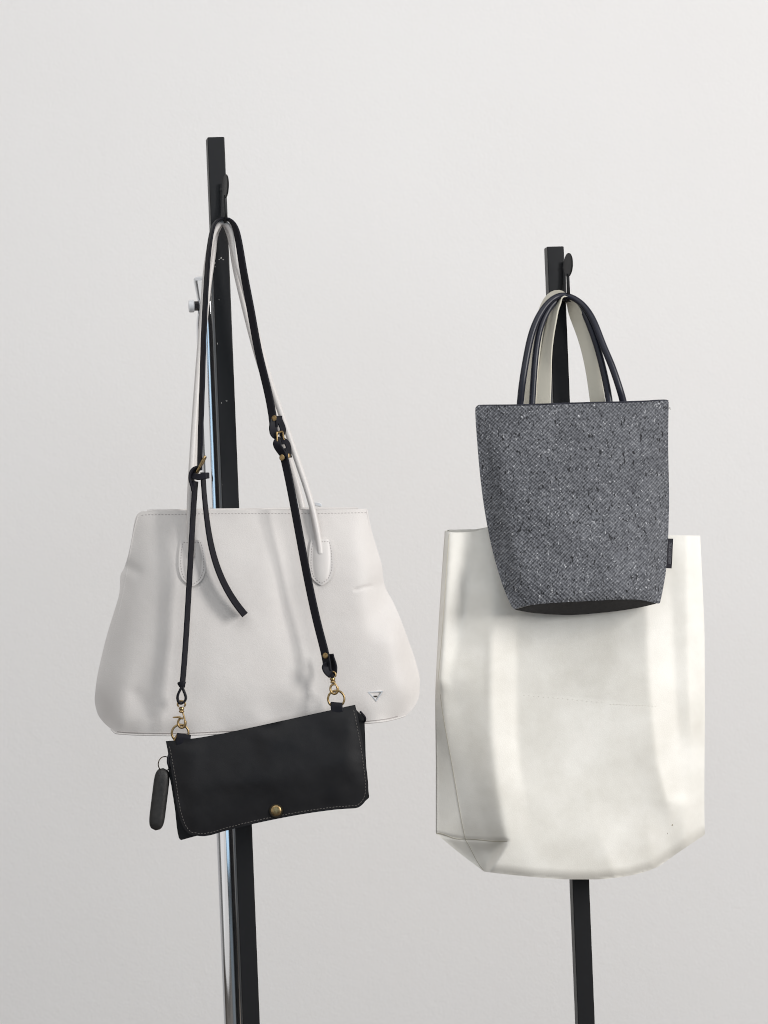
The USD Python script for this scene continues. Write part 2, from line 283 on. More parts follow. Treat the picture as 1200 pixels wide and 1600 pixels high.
def flat(pg, y0, y1):                                                # a small emblem cut from plate
    g = trimesh.creation.extrude_polygon(pg, 1.0, engine='earcut'); v = np.array(g.vertices); vy = np.where(v[:, 2] > .5, y1, y0)
    g.vertices = P(v[:, 0], v[:, 1], vy); 
    if g.volume < 0: g.invert()
    return g
M['bare_paint'] = plain('bare_primer', (0.42, 0.41, 0.39), 0.7)
fm = trimesh.creation.box((9, 8, 0.1)); fm.apply_translation((0, -2.9, -0.05))  # floor out of view, added to block dome light and darken the lower wall
M['floor'] = mat('floor_wood', {'g': ('geometry', {}), 'm': ('mapping', {'scale': (2.0, 18.0, 1.0)}), 'n': ('noise_texture', {'scale': 3.0, 'detail': 5.0}), 'r': ('rgb_ramp', {'ramp': [(0.3, (0.11, 0.09, 0.075)), (0.7, (0.17, 0.145, 0.12))]}), 'p': ('principled_bsdf', {'roughness': 0.5})}, [('g.position', 'm.vector'), ('m.vector', 'n.vector'), ('n.fac', 'r.fac'), ('r.color', 'p.base_color')])
fl_ = usdkit.mesh(stage, '/World/floor', fm, M['floor']); meta(fl_.GetPrim(), kind='structure', label='unseen brown wooden floor added below the posts to darken the lower wall', category='floor')

# ------------------------------------------------------------------ posts, hooks and the chrome pole
def post(px_top, py_top, turn, width, label, chips=()):
    top = P(px_top, py_top, 0.0)                                     # middle of the front face's top edge
    t = thing('black_post', label, 'post', (top[0], 0.0, 0.0))
    a = math.radians(turn); ca, sa = math.cos(a), math.sin(a)
    b = rrect(width, width, 0.0012, 3); h = np.array([0, top[2] - 0.0012, top[2]])
    v = []
    for z, s in ((0, 1), (top[2] - 0.001, 1), (top[2], 0.93)):
        for x, y in b * s:
            y = y + width / 2
            v.append((top[0] + ca * x + sa * y, -sa * x + ca * y, z))
    m = len(b); v = np.array(v); f = grid_faces(3, m, False); c0, c1 = len(v), len(v) + 1
    v = np.vstack([v, v[:m].mean(0), v[2 * m:3 * m].mean(0)]); k = np.arange(m)
    f = np.vstack([f, np.stack([np.full(m, c0), (k + 1) % m, k], 1), np.stack([np.full(m, c1), 2 * m + k, 2 * m + (k + 1) % m], 1)])
    g = trimesh.Trimesh(v, f, process=False)
    if g.volume < 0: g.invert()
    part(t, 'upright', g, M['post'])
    for cx, cy, wd, hg in chips:
        fx = top[0] + (P(cx, cy, 0)[0] - P(px_top + (cy - py_top) * .0400, cy, 0)[0]) ; y_ = -sa / ca * (fx - top[0])
        pg = Polygon([(cx + wd * math.cos(q) * rng.uniform(.4, 1), cy + hg * math.sin(q) * rng.uniform(.4, 1)) for q in np.arange(9) * 2 * math.pi / 9])
        part(t, 'paint_chip', flat(pg.buffer(.1), y_ + .0002, y_ - .0002), M['bare_paint'], smooth=False)
    return t
def hook(t, bx, by, dx, dy, span):
    """A steel hook: screwed strip, bend and rising tongue with an oval end plate. (bx, by): its lowest point; (dx, dy): centre of the end plate."""
    h = [ (bx - 3.5, by - 58, -0.002, 0.005, 74), (bx - 2.5, by - 30, -0.003, 0.005, 74), (bx - 1.5, by - 10, -0.007, 0.005, 74), (bx, by - 1, -0.016, 0.005, 74)]
    def bar(pts):
        c = spline(pts, 30); p = P(c[:, 0], c[:, 1], c[:, 2]); t_, a_, b_ = frames(p); return sweep(p, rrect(0.0034, 0.0042, 0.001, 3), a_, b_)
    back = P(np.array([bx - 4, bx - 3.6, bx - 3, bx - 1.5, bx + .5, bx + 2, bx + 2.6, dx - 1]), np.array([by - 62, by - 40, by - 14, by - 4, by - 1, by - 5, by - 15, dy + 14]),
             np.array([-0.0022, -0.0026, -0.005, -0.011, -0.021, -0.031, -0.036, -0.038]))
    s = np.r_[0, np.cumsum(np.linalg.norm(np.diff(back, axis=0), axis=1))]; q = PchipInterpolator(s, back)(np.linspace(0, s[-1], 60))
    t_, a_, b_ = frames(q)
    hk = part(t, 'hook', sweep(q, rrect(0.0040, 0.0036, 0.001, 3), a_, b_), M['hook'])
    n = np.array([-0.955, -0.29, 0.05]); n /= np.linalg.norm(n)
    c = P(dx, dy, -0.038) - n * 0.001
    e = lathe(c, n, [(0.0132, 0), (0.0142, 0.0006), (0.0142, 0.0016), (0.0132, 0.0022)], 40)
    part(hk, 'end_plate', e, M['hook'])
    part(hk, 'screw', rivet(P(bx - 4, by - 52, -0.004), (0, -1, 0), 0.0022), M['hook'])
left = post(337.5, 214, -9.8, 0.0206, 'tall square black steel post standing behind the pale grey handbag', [(342.5, 405.5, 1.2, .9), (345.5, 403, 1.6, 1.6), (349, 405.8, 1.6, .6), (335.5, 411, 1.0, 2.4), (336, 417, 1.3, .6), (342.3, 468.5, 1, .6), (340, 537, .7, 2.0), (346, 629.5, .6, 1.6), (354, 626.5, 1.8, .7)])
hook(left, 350, 349, 352.5, 291, 60)
right = post(868, 385, -7.2, 0.0206, 'shorter square black steel post standing behind the off-white tote')
hook(right, 885.5, 471, 888, 414, 60)

pt = P(322.3, 478, 0.045); t = thing('chrome_pole', 'round chrome pole with white capped top standing just left of the tall black post', 'pole', (pt[0], pt[1], 0))
zt = lambda py: P(322, py, 0.045)[2]
rr = 0.0134
prof = [(rr, 0), (rr, zt(520)), (rr * .99, zt(508)), (rr * .93, zt(498)), (rr * .80, zt(486)), (rr * .76, zt(478)), (rr * .79, zt(470)), (rr * .92, zt(456)), (rr * 1.06, zt(442)), (rr * 1.08, zt(439))]
part(t, 'tube', lathe((pt[0], pt[1], 0), (0, 0, 1), prof, 64), M['chrome'])
part(t, 'top_cap', lathe((pt[0], pt[1], zt(439)), (0, 0, 1), [(rr * 1.04, 0.0002), (rr * 1.06, 0.001), (rr * 1.06, 0.003), (rr * .95, 0.0045), (rr * .6, 0.0052)], 48), M['white_plastic'])
kx = np.array([-0.985, -0.17, 0.0])
kn = part(t, 'clamp_nut', lathe(P(312, 478, 0.045), kx, [(0.0052, 0), (0.0058, 0.001), (0.0058, 0.0062), (0.0052, 0.0072)], 6), M['black_plastic'], smooth=20)
part(kn, 'knob', lathe(P(303.2, 478.5, 0.045), kx, [(0.0068, 0), (0.0076, 0.0008), (0.0076, 0.0052), (0.0066, 0.0064), (0.003, 0.0068)], 32), M['white_plastic'])
part(t, 'clamp_nut', lathe(P(332, 477, 0.045), -kx, [(0.0062, 0), (0.0066, 0.001), (0.0066, 0.006), (0.006, 0.007)], 6), M['black_plastic'], smooth=20)

# ------------------------------------------------------------------ pale grey handbag
HB = [(214, 804), (221, 799), (300, 797), (400, 796), (500, 796), (574, 795), (581, 830), (590, 860), (597, 886), (599, 905), (603, 920), (612, 936), (625, 965), (638, 1000), (650, 1035), (656, 1065), (655, 1086), (646, 1106), (634, 1118),
      (600, 1127), (560, 1131), (450, 1140), (350, 1146), (270, 1149), (182, 1146), (174, 1139), (163, 1130), (152, 1114), (148, 1094), (150, 1070), (160, 1020), (170, 982), (180, 950), (187, 922), (188, 900), (194, 887), (200, 868), (205, 845)]
hbpts = [(214, 804, 2.6), (221, 799, 3.2), (300, 797, 3.8), (400, 796, 4), (500, 796, 4), (560, 795, 3.6), (574, 795, 2.8), (203, 850, 2.2), (225, 850, 3.6), (300, 850, 4.5), (400, 850, 4.5), (430, 850, 4.7), (446, 850, 4.2), (470, 850, 4.6), (540, 850, 4.8), (568, 850, 4.6), (578, 848, 3.8), (585, 845, 2.2),
    (189, 900, 1.5), (212, 900, 3.2), (250, 900, 4.7), (300, 900, 5), (360, 900, 5), (428, 900, 5.4), (446, 900, 4.8), (468, 900, 5.2), (520, 900, 5.2), (560, 900, 5.3), (585, 900, 4.6), (594, 902, 3.4), (599, 905, 1.6),
    (166, 1000, 1.5), (190, 1000, 3.4), (222, 1000, 4.9), (246, 1000, 5.4), (268, 1000, 5.3), (300, 1000, 5.6), (380, 1000, 6.1), (436, 1000, 6.2), (460, 1000, 5.85), (482, 1000, 6.0), (530, 1000, 5.6), (580, 1000, 5.5), (618, 1000, 5.2), (632, 1000, 3.8), (638, 1000, 1.5),
    (149, 1080, 1.5), (170, 1080, 3.4), (198, 1080, 5), (222, 1080, 5.25), (243, 1080, 5.75), (272, 1080, 5.7), (320, 1080, 6.2), (400, 1080, 6.5), (465, 1080, 6.5), (492, 1080, 6.0), (540, 1080, 5.8), (600, 1080, 5.5), (636, 1080, 5.0), (650, 1080, 3.4), (656, 1080, 1.4),
    (164, 1130, 1.8), (182, 1128, 5.3), (240, 1128, 6.3), (300, 1130, 6.3), (400, 1130, 6.6), (500, 1130, 6.4), (580, 1122, 5.8), (630, 1110, 4.4), (645, 1108, 2.6),
    (180, 1146, 4.6), (270, 1149, 5.6), (350, 1146, 5.8), (450, 1140, 5.8), (560, 1131, 5.2), (633, 1119, 3.6)]
hb = Depth(hbpts, -0.012, 12.0, 2.0, 0.10, 5, 45.0)
hb.dent([(556, 922), (568, 918), (580, 916)], 0.16, 2.2); hb.dent([(580, 916), (600, 912)], 0.13, 10)
hb.dent([(200, 885), (213, 893)], 0.15, 9); hb.dent([(212, 1085), (228, 1100), (236, 1120)], 0.14, 12)
hbo = smooth_poly(HB, (1, 5, 18, 25))
T = thing('handbag', 'pale grey leather handbag with two thin handles and a small silver triangle', 'handbag', P(400, 1150, -0.04))
hbb = part(T, 'body', solid(hbo, hb, lambda a, b: 0 * a - 0.012, 3.0), M['handbag'], smooth=28)
top_line = resample([(219, 806), (223, 804.5), (300, 803), (400, 802), (500, 802), (573, 801)], 3, False)
part(T, 'stitching', stitches(top_line, hb, 2.6, 2.6, 0.0003), M['thread_grey'], kind='stuff')
pip = spline([(174, 1139, 0), (182, 1145.5, 0), (270, 1148.5, 0), (350, 1145.5, 0), (450, 1139.5, 0), (560, 1130.5, 0), (600, 1126.5, 0), (633, 1118, 0)], 160, True)
part(T, 'piping', tube(P(pip[:, 0], pip[:, 1] + .5, hb(pip[:, 0], pip[:, 1] - 3)), 0.0009, 10), M['handbag_tab'])
pl = pip[4:-4]; part(T, 'seam', tube(P(pl[:, 0], pl[:, 1] - 2.6, hb(pl[:, 0], pl[:, 1] - 4) - 0.0002), 0.0004, 6), M['thread_grey'])
# side seam where the front panel meets the gusset
for s in ([(214, 806), (204, 850), (196, 900), (186, 950), (175, 995), (165, 1035)], [(574, 797), (583, 845), (592, 890), (599, 925)]):
    q = spline([(a, b, 0) for a, b in s], 60); part(T, 'side_seam', tube(P(q[:, 0] + (1.5 if s[0][0] < 400 else -1.5), q[:, 1], hb(q[:, 0], q[:, 1]) - .0001), 0.0007, 8), M['handbag'])
def tab(cx, y0, y1, w):
    pts = [(cx - w * .40, y0), (cx, y0 - .5), (cx + w * .36, y0), (cx + w * .47, y0 + 18), (cx + w * .5, y0 + 40), (cx + w * .40, y0 + 58), (cx + w * .2, y1 - 4), (cx, y1), (cx - w * .22, y1 - 5), (cx - w * .42, y0 + 56), (cx - w * .5, y0 + 38), (cx - w * .48, y0 + 18)]
    o = smooth_poly(pts, (0, 2), 1.5)
    dome_ = lambda a, b: hb(a, b) - 0.0022 - 0.0026 * np.clip(1 - ((a - cx) / (w * .34)) ** 2 - ((b - (y0 + 28)) / 46) ** 2, 0, 1) ** .8
    tb = part(T, 'handle_tab', solid(o, dome_, lambda a, b: hb(a, b) + 0.001, 1.6), M['handbag_tab'], smooth=50)
    part(tb, 'stitching', stitches(offset(o, 3.6), dome_, 2.3, 2.0, 0.0003, True), M['thread_grey'], kind='stuff')
tab(300.5, 844, 916, 43); tab(502.5, 843, 914.5, 40)
HW = 0.0062
def handle(ctrl): part(T, 'handle', tube(*(lambda c: (P(c[:, 0], c[:, 1], c[:, 2]), c[:, 3]))(spline(ctrl, 140)), 12), M['handbag_tab'])
handle([(300, 870, -.062, .0042), (298, 845, -.0612, .0036), (296.5, 800, -.057, .0037), (299, 740, -.052, .0037), (304, 660, -.045, .0037), (309, 590, -.040, .0037), (316, 500, -.034, .0036), (322, 430, -.030, .0042), (329, 380, -.027, .0036), (337, 357, -.0245, .0036), (348, 347, -.0235, .0034), (357, 354, -.0245, .0036), (366, 385, -.027, .0037), (379, 440, -.032, .0037), (398, 510, -.037, .0037), (420, 590, -.042, .0037), (444, 660, -.047, .0037), (468, 730, -.052, .0037), (487, 790, -.057, .0037), (497, 838, -.0612, .0037), (501, 865, -.062, .0042)])
handle([(301, 812, -.034, .0036), (301, 770, -.032, .0036), (305, 690, -.029, .0036), (311, 590, -.026, .0036), (320, 500, -.022, .0036), (328, 430, -.019, .0034), (334.5, 385, -.0165, .0032), (341, 357, -.015, .0030), (348, 349, -.0145, .0030), (356, 360, -.016, .0034), (365, 400, -.018, .0038), (380, 470, -.021, .0038), (402, 555, -.025, .0038), (424, 625, -.028, .0038), (447, 700, -.031, .0038), (466, 765, -.033, .0038), (476, 815, -.034, .0038)])
part(T, 'zip_pull', ribbon([(488, 788.5, -.036, .004, 0), (497, 788, -.036, .005, 0), (502, 790, -.036, .004, 0)], 0.0016, 20), M['silver'])
zt2 = ribbon([(230, 797.5, -.040, .002, 0), (400, 795, -.043, .002, 0), (560, 794, -.041, .002, 0)], 0.004, 60); part(T, 'top_edge', zt2, M['handbag'])
tri = Polygon([(574, 1081), (599, 1079.5), (588, 1096)]); inner = tri.buffer(-1.5, join_style=2)
ye = float(hb(587, 1087)); em = part(T, 'emblem', flat(tri.difference(inner), ye + .0004, ye - .0010), M['silver'], smooth=False)
part(em, 'emblem_bar', flat(shapely.box(584, 1087, 589.5, 1088.8), ye - .0004, ye - .0014), M['dark_brass'], smooth=False)

# ------------------------------------------------------------------ black crossbody purse
FL = [(259, 1158), (300, 1154), (340, 1147.5), (387, 1137.8), (440, 1126.3), (487, 1116), (555, 1101), (565, 1150), (571, 1187), (575.5, 1233), (571, 1251), (557, 1262.5), (530, 1264.5), (497, 1268.5), (465, 1273.5), (433, 1279.5), (393, 1288), (353, 1298), (317, 1306.5), (299, 1304.5), (287, 1293), (278, 1267), (270, 1217)]
fo = smooth_poly(FL, (0, 6), 1.5)
fd0 = Depth([(259, 1158, 0.6), (333, 1153, .9), (387, 1138, 1), (487, 1115, .9), (555, 1101, .6), (300, 1175, 1.7), (420, 1155, 2.0), (545, 1125, 1.6), (565, 1150, 1.2), (571, 1187, 1.2), (575, 1233, 1.2), (557, 1262, 1.2), (433, 1278, 1.7), (317, 1306, 1.5), (270, 1217, 1.1), (287, 1293, 1.3), (300, 1230, 2.0), (420, 1215, 2.5), (540, 1190, 2.1), (430, 1250, 2.1), (300, 1280, 1.8), (540, 1245, 1.6)], -0.090, 7, 2, .13, 9, 34)
T = thing('crossbody_purse', 'small black leather flap purse on a long thin shoulder strap with brass fittings', 'purse', P(420, 1310, -0.09))
BD = [(263, 1166), (330, 1157), (400, 1142), (555, 1107), (564, 1116), (569.5, 1120), (570, 1135), (572, 1190), (577, 1246), (560, 1258), (500, 1262), (430, 1274), (350, 1295), (300, 1308), (282, 1313), (279.5, 1309), (273, 1262), (268, 1230), (262.5, 1195)]
part(T, 'body', solid(smooth_poly(BD, (0, 3, 8, 14), 1.5), lambda a, b: -0.0915 - 0.006 * np.clip(1 - ((a - 420) / 170) ** 2, 0, 1), lambda a, b: -0.0815 + 0 * a, 3), M['black'], smooth=50)
for s in ([(563, 1112, -.099), (567.5, 1117, -.1005), (570.5, 1122, -.099), (569, 1128, -.094)], [(264, 1180, -.099), (262.5, 1192, -.1005), (266, 1199, -.098), (270, 1200, -.095)]):
    q = spline(s, 20); part(T, 'rolled_edge', tube(P(q[:, 0], q[:, 1], q[:, 2]), 0.0013, 8), M['black_edge'])
flap = part(T, 'flap', shell(fo, fd0, 0.0022, 2.2), M['black'], smooth=50)
so = offset(fo, 4.2); k0 = int(np.argmin(np.hypot(so[:, 0] - 551, so[:, 1] - 1103))); so = np.roll(so, -k0, 0)
if abs(so[10, 1] - so[0, 1]) < abs(so[10, 0] - so[0, 0]): so = np.roll(so[::-1], 1, 0)
ke = int(np.argmin(np.hypot(so[:, 0] - 264, so[:, 1] - 1163))); k = np.arange(2, ke - 1)
part(flap, 'stitching', stitches(so[k], fd0, 2.6, 2.4, 0.00032), M['thread_pale'], kind='stuff')
sc = P(431.5, 1266.5, float(fd0(431.5, 1266.5))); sn = (0.02, -1, 0.03)
sr = part(flap, 'snap_ring', lathe(sc, sn, [(.0083, -.0005), (.0083, .0008), (.0077, .0016), (.0060, .0017)], 40), M['dark_brass'])
part(flap, 'snap_button', lathe(sc, sn, [(.0061, .0005), (.0061, .0017), (.0055, .0023), (.0038, .0027), (.0018, .0029), (.0001, .0029)], 40), M['brass'])
# shoulder strap: left run, right run, and the loose tail under the buckle
def strap(ctrl, thick=0.0028, n=140): part(T, 'strap', ribbon(ctrl, thick, n), M['black_edge'])
strap([(312, 735, -.0715, .011, 62), (313, 690, -.068, .011, 60), (316, 600, -.060, .011, 58), (318.5, 520, -.053, .011, 58), (322, 450, -.046, .011, 60), (326, 395, -.040, .011, 62), (331, 362, -.0345, .011, 66), (338, 346, -.031, .011, 75), (349, 341, -.0295, .011, 86), (361, 346, -.031, .011, 108), (371, 368, -.035, .011, 132), (379, 415, -.041, .011, 140), (391, 480, -.048, .011, 143), (405, 555, -.056, .0108, 146), (417, 605, -.061, .0108, 148), (425, 645, -.065, .0108, 150), (428, 668, -.067, .0115, 150)])
strap([(441, 702, -.070, .0115, -33), (447, 728, -.0725, .0108, -32), (465, 820, -.080, .0106, -30), (483, 915, -.087, .0106, -30), (500, 990, -.0925, .0106, -30), (508, 1022, -.095, .0108, -30), (512, 1048, -.0965, .0108, -30)])
strap([(305.5, 752, -.073, .011, 66), (302, 800, -.075, .011, 66), (298, 870, -.079, .011, 66), (294, 940, -.083, .011, 66), (289, 1020, -.088, .011, 66), (284.5, 1074, -.092, .011, 66)])
strap([(317, 738, -.073, .011, 70), (319, 770, -.073, .011, 70), (322.5, 805, -.0735, .011, 68), (329.5, 850, -.0745, .011, 62), (344, 898, -.077, .011, 58), (364, 936, -.079, .011, 54), (383, 961, -.080, .0108, 50)])
def along(px, py, y): return P(px, py, y)
# buckle on the left run
bk = P(np.array([307, 320, 321.5, 308.5]), np.array([738, 713, 714.5, 739.5]), np.array([-.0785, -.0800, -.0690, -.0675]))
def frame_loop(c4, r, n=10):
    o = []
    for i in range(4):
        a, b = c4[i], c4[(i + 1) % 4]; o += [a + (b - a) * s for s in np.linspace(.08, .92, n)]
    return tube(np.array(o), r, 8, True)
bkp = part(T, 'buckle', frame_loop(bk, 0.00135), M['brass'])
part(bkp, 'buckle_pin', tube(P(np.array([308, 314, 320.5]), np.array([738, 727, 714]), np.array([-.076, -.0785, -.0765])), 0.0009, 8), M['brass'])
part(T, 'keeper_loop', ribbon([(300, 741.5, -.074, .0072, 8), (304, 744, -.080, .0075, 0), (312, 745, -.0815, .0075, 0), (321, 743.5, -.081, .0075, 0), (326, 743, -.076, .0072, 0)], 0.0022, 40), M['black_edge'])
part(T, 'strap_fold', ribbon([(310, 733, -.0735, .012, 55), (301.5, 737, -.074, .012, 62), (299, 747, -.0755, .012, 66), (301, 757, -.076, .011, 66), (302.5, 768, -.0762, .0095, 66)], 0.0026, 40), M['black_edge'])
# right run: folded ends joined by a brass ring
def loop_end(ctrl, th=0.0026): return part(T, 'strap_loop', ribbon(ctrl, th, 60), M['black_edge'])
loop_end([(428, 655, -.068, .0105, 28), (427, 668, -.0690, .0105, 22), (429.5, 678, -.0705, .0105, 10), (434, 680.5, -.0695, .0105, -20)]) 
loop_end([(435, 650, -.0635, .011, 40), (439, 662, -.0625, .0095, 45), (442, 672, -.0625, .0095, 48), (438, 679, -.066, .0095, 40)])
loop_end([(442, 712, -.0725, .0105, 34), (435.5, 700, -.0735, .0105, 30), (433, 693, -.0735, .0105, 20), (438, 688.5, -.071, .0105, 0)])
loop_end([(439, 689, -.069, .011, 40), (448, 692, -.066, .0095, 55), (451, 703, -.0655, .0095, 58), (451.5, 714, -.0665, .0105, 55)])
part(T, 'joining_ring', frame_loop(P(np.array([432, 441.5, 444.5, 433.5]), np.array([676, 674, 692, 691]), np.array([-.0735, -.0675, -.0665, -.0730])), 0.0011), M['brass'])
for (a, b, y, n, r) in ((428.3, 653.5, -.0715, (-.55, -.83, .05), .0034), (440.5, 715, -.0755, (-.5, -.86, .05), .0036), (508.3, 1024.5, -.0985, (-.45, -.89, 0), .0034)):
    part(T, 'rivet', rivet(P(a, b, y), n, r), M['brass'])
part(T, 'rivet', rivet(P(450.5, 712, -.0685), (.6, -.8, .05), .0030), M['brass'])
# end loops, swivel clasps and rings
loop_end([(511, 1040, -.098, .0105, 30), (514, 1051, -.0985, .010, 20), (518.5, 1053, -.096, .009, -10), (521.5, 1047, -.0925, .009, 30), (520, 1034, -.0915, .009, 40), (516, 1022, -.092, .010, 40)])
def tear(): 
    q = spline([(284, 1070, -.0925), (280, 1081, -.0935), (277.5, 1092, -.0935), (282, 1099, -.093), (289, 1095, -.0925), (288.5, 1083, -.0925), (285.5, 1070, -.093)], 60)
    p = P(q[:, 0], q[:, 1], q[:, 2]); t_ = np.gradient(p, axis=0); t_ /= np.linalg.norm(t_, axis=1, keepdims=True); yy = np.tile([0, 1.0, 0], (60, 1)); yy -= t_ * (yy * t_).sum(1)[:, None]; yy /= np.linalg.norm(yy, axis=1, keepdims=True)
    return sweep(p, rrect(.010, .0027, .0011, 3), yy, np.cross(t_, yy))
part(T, 'strap_loop', tear(), M['black_edge'])
part(T, 'strap_knot', ribbon([(279.5, 1070, -.0955, .006, 0), (284, 1068.5, -.097, .0065, 0), (288.5, 1069, -.0955, .006, 0)], .003, 20), M['black_edge'])
def clasp(x0, y0, x1, y1, yd, lever):
    a, b = P(x0, y0, yd), P(x1, y1, yd); ax = (b - a) / np.linalg.norm(b - a); L = np.linalg.norm(b - a); sd = np.cross(ax, [0, 1.0, 0]); sd /= np.linalg.norm(sd)
    c = part(T, 'swivel_clasp', [lathe(a, ax, [(.0014, .004), (.0030, .0048), (.0033, .0065), (.0022, .0078), (.0030, .0088), (.0032, .0098), (.0020, .011)], 24)], M['brass'])
    n = 40; u = np.linspace(-2.4, 2.4, n); q = a + ax * (.0025) + (.0042 * np.sin(u))[:, None] * sd - (.0042 * np.cos(u))[:, None] * ax
    part(c, 'swivel_eye', tube(a + ax * .001 + (.0044 * np.sin(u))[:, None] * sd + (-.0038 * np.cos(u))[:, None] * ax, .0011, 8), M['brass'])
    u = np.linspace(-.4, 5.2, n); hk = a + ax * (L - .0055) + (.0043 * np.cos(u))[:, None] * sd + (.0055 * np.sin(u))[:, None] * ax
    part(c, 'hook', tube(hk, np.linspace(.0017, .0012, n), 8), M['brass'])
    part(c, 'gate', tube(np.array([a + ax * .0095 + sd * .001, a + ax * (L * .62) + sd * .0034, a + ax * (L - .004) + sd * .0042]), .0010, 8), M['brass'])
    if lever: part(c, 'lever', tube(np.array([a + ax * (L * .60) + sd * .001, a + ax * (L * .60) - sd * .0065 - ax * .0004]), np.array([.0012, .0007]), 8), M['brass'])
clasp(283.5, 1099, 284, 1137, -.0945, False)
part(T, 'clasp_lever', tube(P(np.array([282, 277, 270]), np.array([1121, 1120.5, 1121]), np.array([-.096, -.096, -.0955])), np.array([.0014, .0011, .0007]), 8), M['brass'])
clasp(518.5, 1053, 523, 1084, -.0965, False)
part(T, 'carrying_ring', ring(P(281.5, 1145.5, -.0935), R * .98 + np.array([0, .2, 0]), U, .0098, .0013), M['brass'])
part(T, 'carrying_ring', ring(P(525.3, 1092, -.0955), R * .99 + np.array([0, .1, 0]), U, .0096, .0013), M['brass'])
part(T, 'ring_tab', ribbon([(287.5, 1147.5, -.0955, .0165, 0), (286.5, 1154, -.098, .0170, 0), (286, 1163, -.0985, .0172, 0)], .003, 20), M['black_edge'])
part(T, 'ring_tab', ribbon([(526, 1098, -.0965, .0138, 0), (526, 1105, -.0985, .0140, 0), (528, 1114, -.0990, .0142, 0)], .003, 20), M['black_edge'])
part(T, 'ring_bar', tube(P(np.array([272, 275.5, 277.5]), np.array([1157, 1152, 1148]), np.array([-.0965, -.0965, -.096])), .0016, 8), M['brass'])

# ------------------------------------------------------------------ key fob hanging from the purse
T = thing('key_fob', 'charcoal capsule shaped fob hanging from a thin ring at the purse side', 'key fob', P(248, 1297, -.092))
ax0, ax1 = P(255, 1200, -.093), P(243, 1297.5, -.093); axv = (ax1 - ax0) / np.linalg.norm(ax1 - ax0); L = np.linalg.norm(ax1 - ax0); s = np.linspace(0, 1, 40)
half = .0092 * np.clip(1 - np.abs(2 * s - 1) ** 7, 0, 1) ** .5 * (1.0 - .10 * (s < 0)) ; half[0] = half[-1] = 1e-4
pts = ax0 + np.outer(s * L, axv); sd = np.cross(axv, [0, 1.0, 0]); sd /= np.linalg.norm(sd)
ang = np.arange(28) * 2 * math.pi / 28; sec = np.stack([np.stack([h * np.sign(np.cos(ang)) * np.abs(np.cos(ang)) ** .8, h * .85 * np.sign(np.sin(ang)) * np.abs(np.sin(ang)) ** .8], 1) for h in half])
fob = part(T, 'body', sweep(pts, sec, np.tile(sd, (40, 1)), np.tile(np.cross(axv, sd), (40, 1))), M['felt'], smooth=60)
part(T, 'split_ring', ring(P(257, 1193.5, -.0935), R * .8 + np.array([0, .6, 0]), U, .0085, .0006), M['dark_brass'])
part(fob, 'ring_slot', tube(P(np.array([249, 248.3]), np.array([1204, 1211]), np.array([-.0995, -.0998])), .0009, 8), M['black_plastic'])
part(fob, 'inlay', flat(shapely.box(246.3, 1223, 249.3, 1227), -.0992, -.1000), M['black_plastic'])

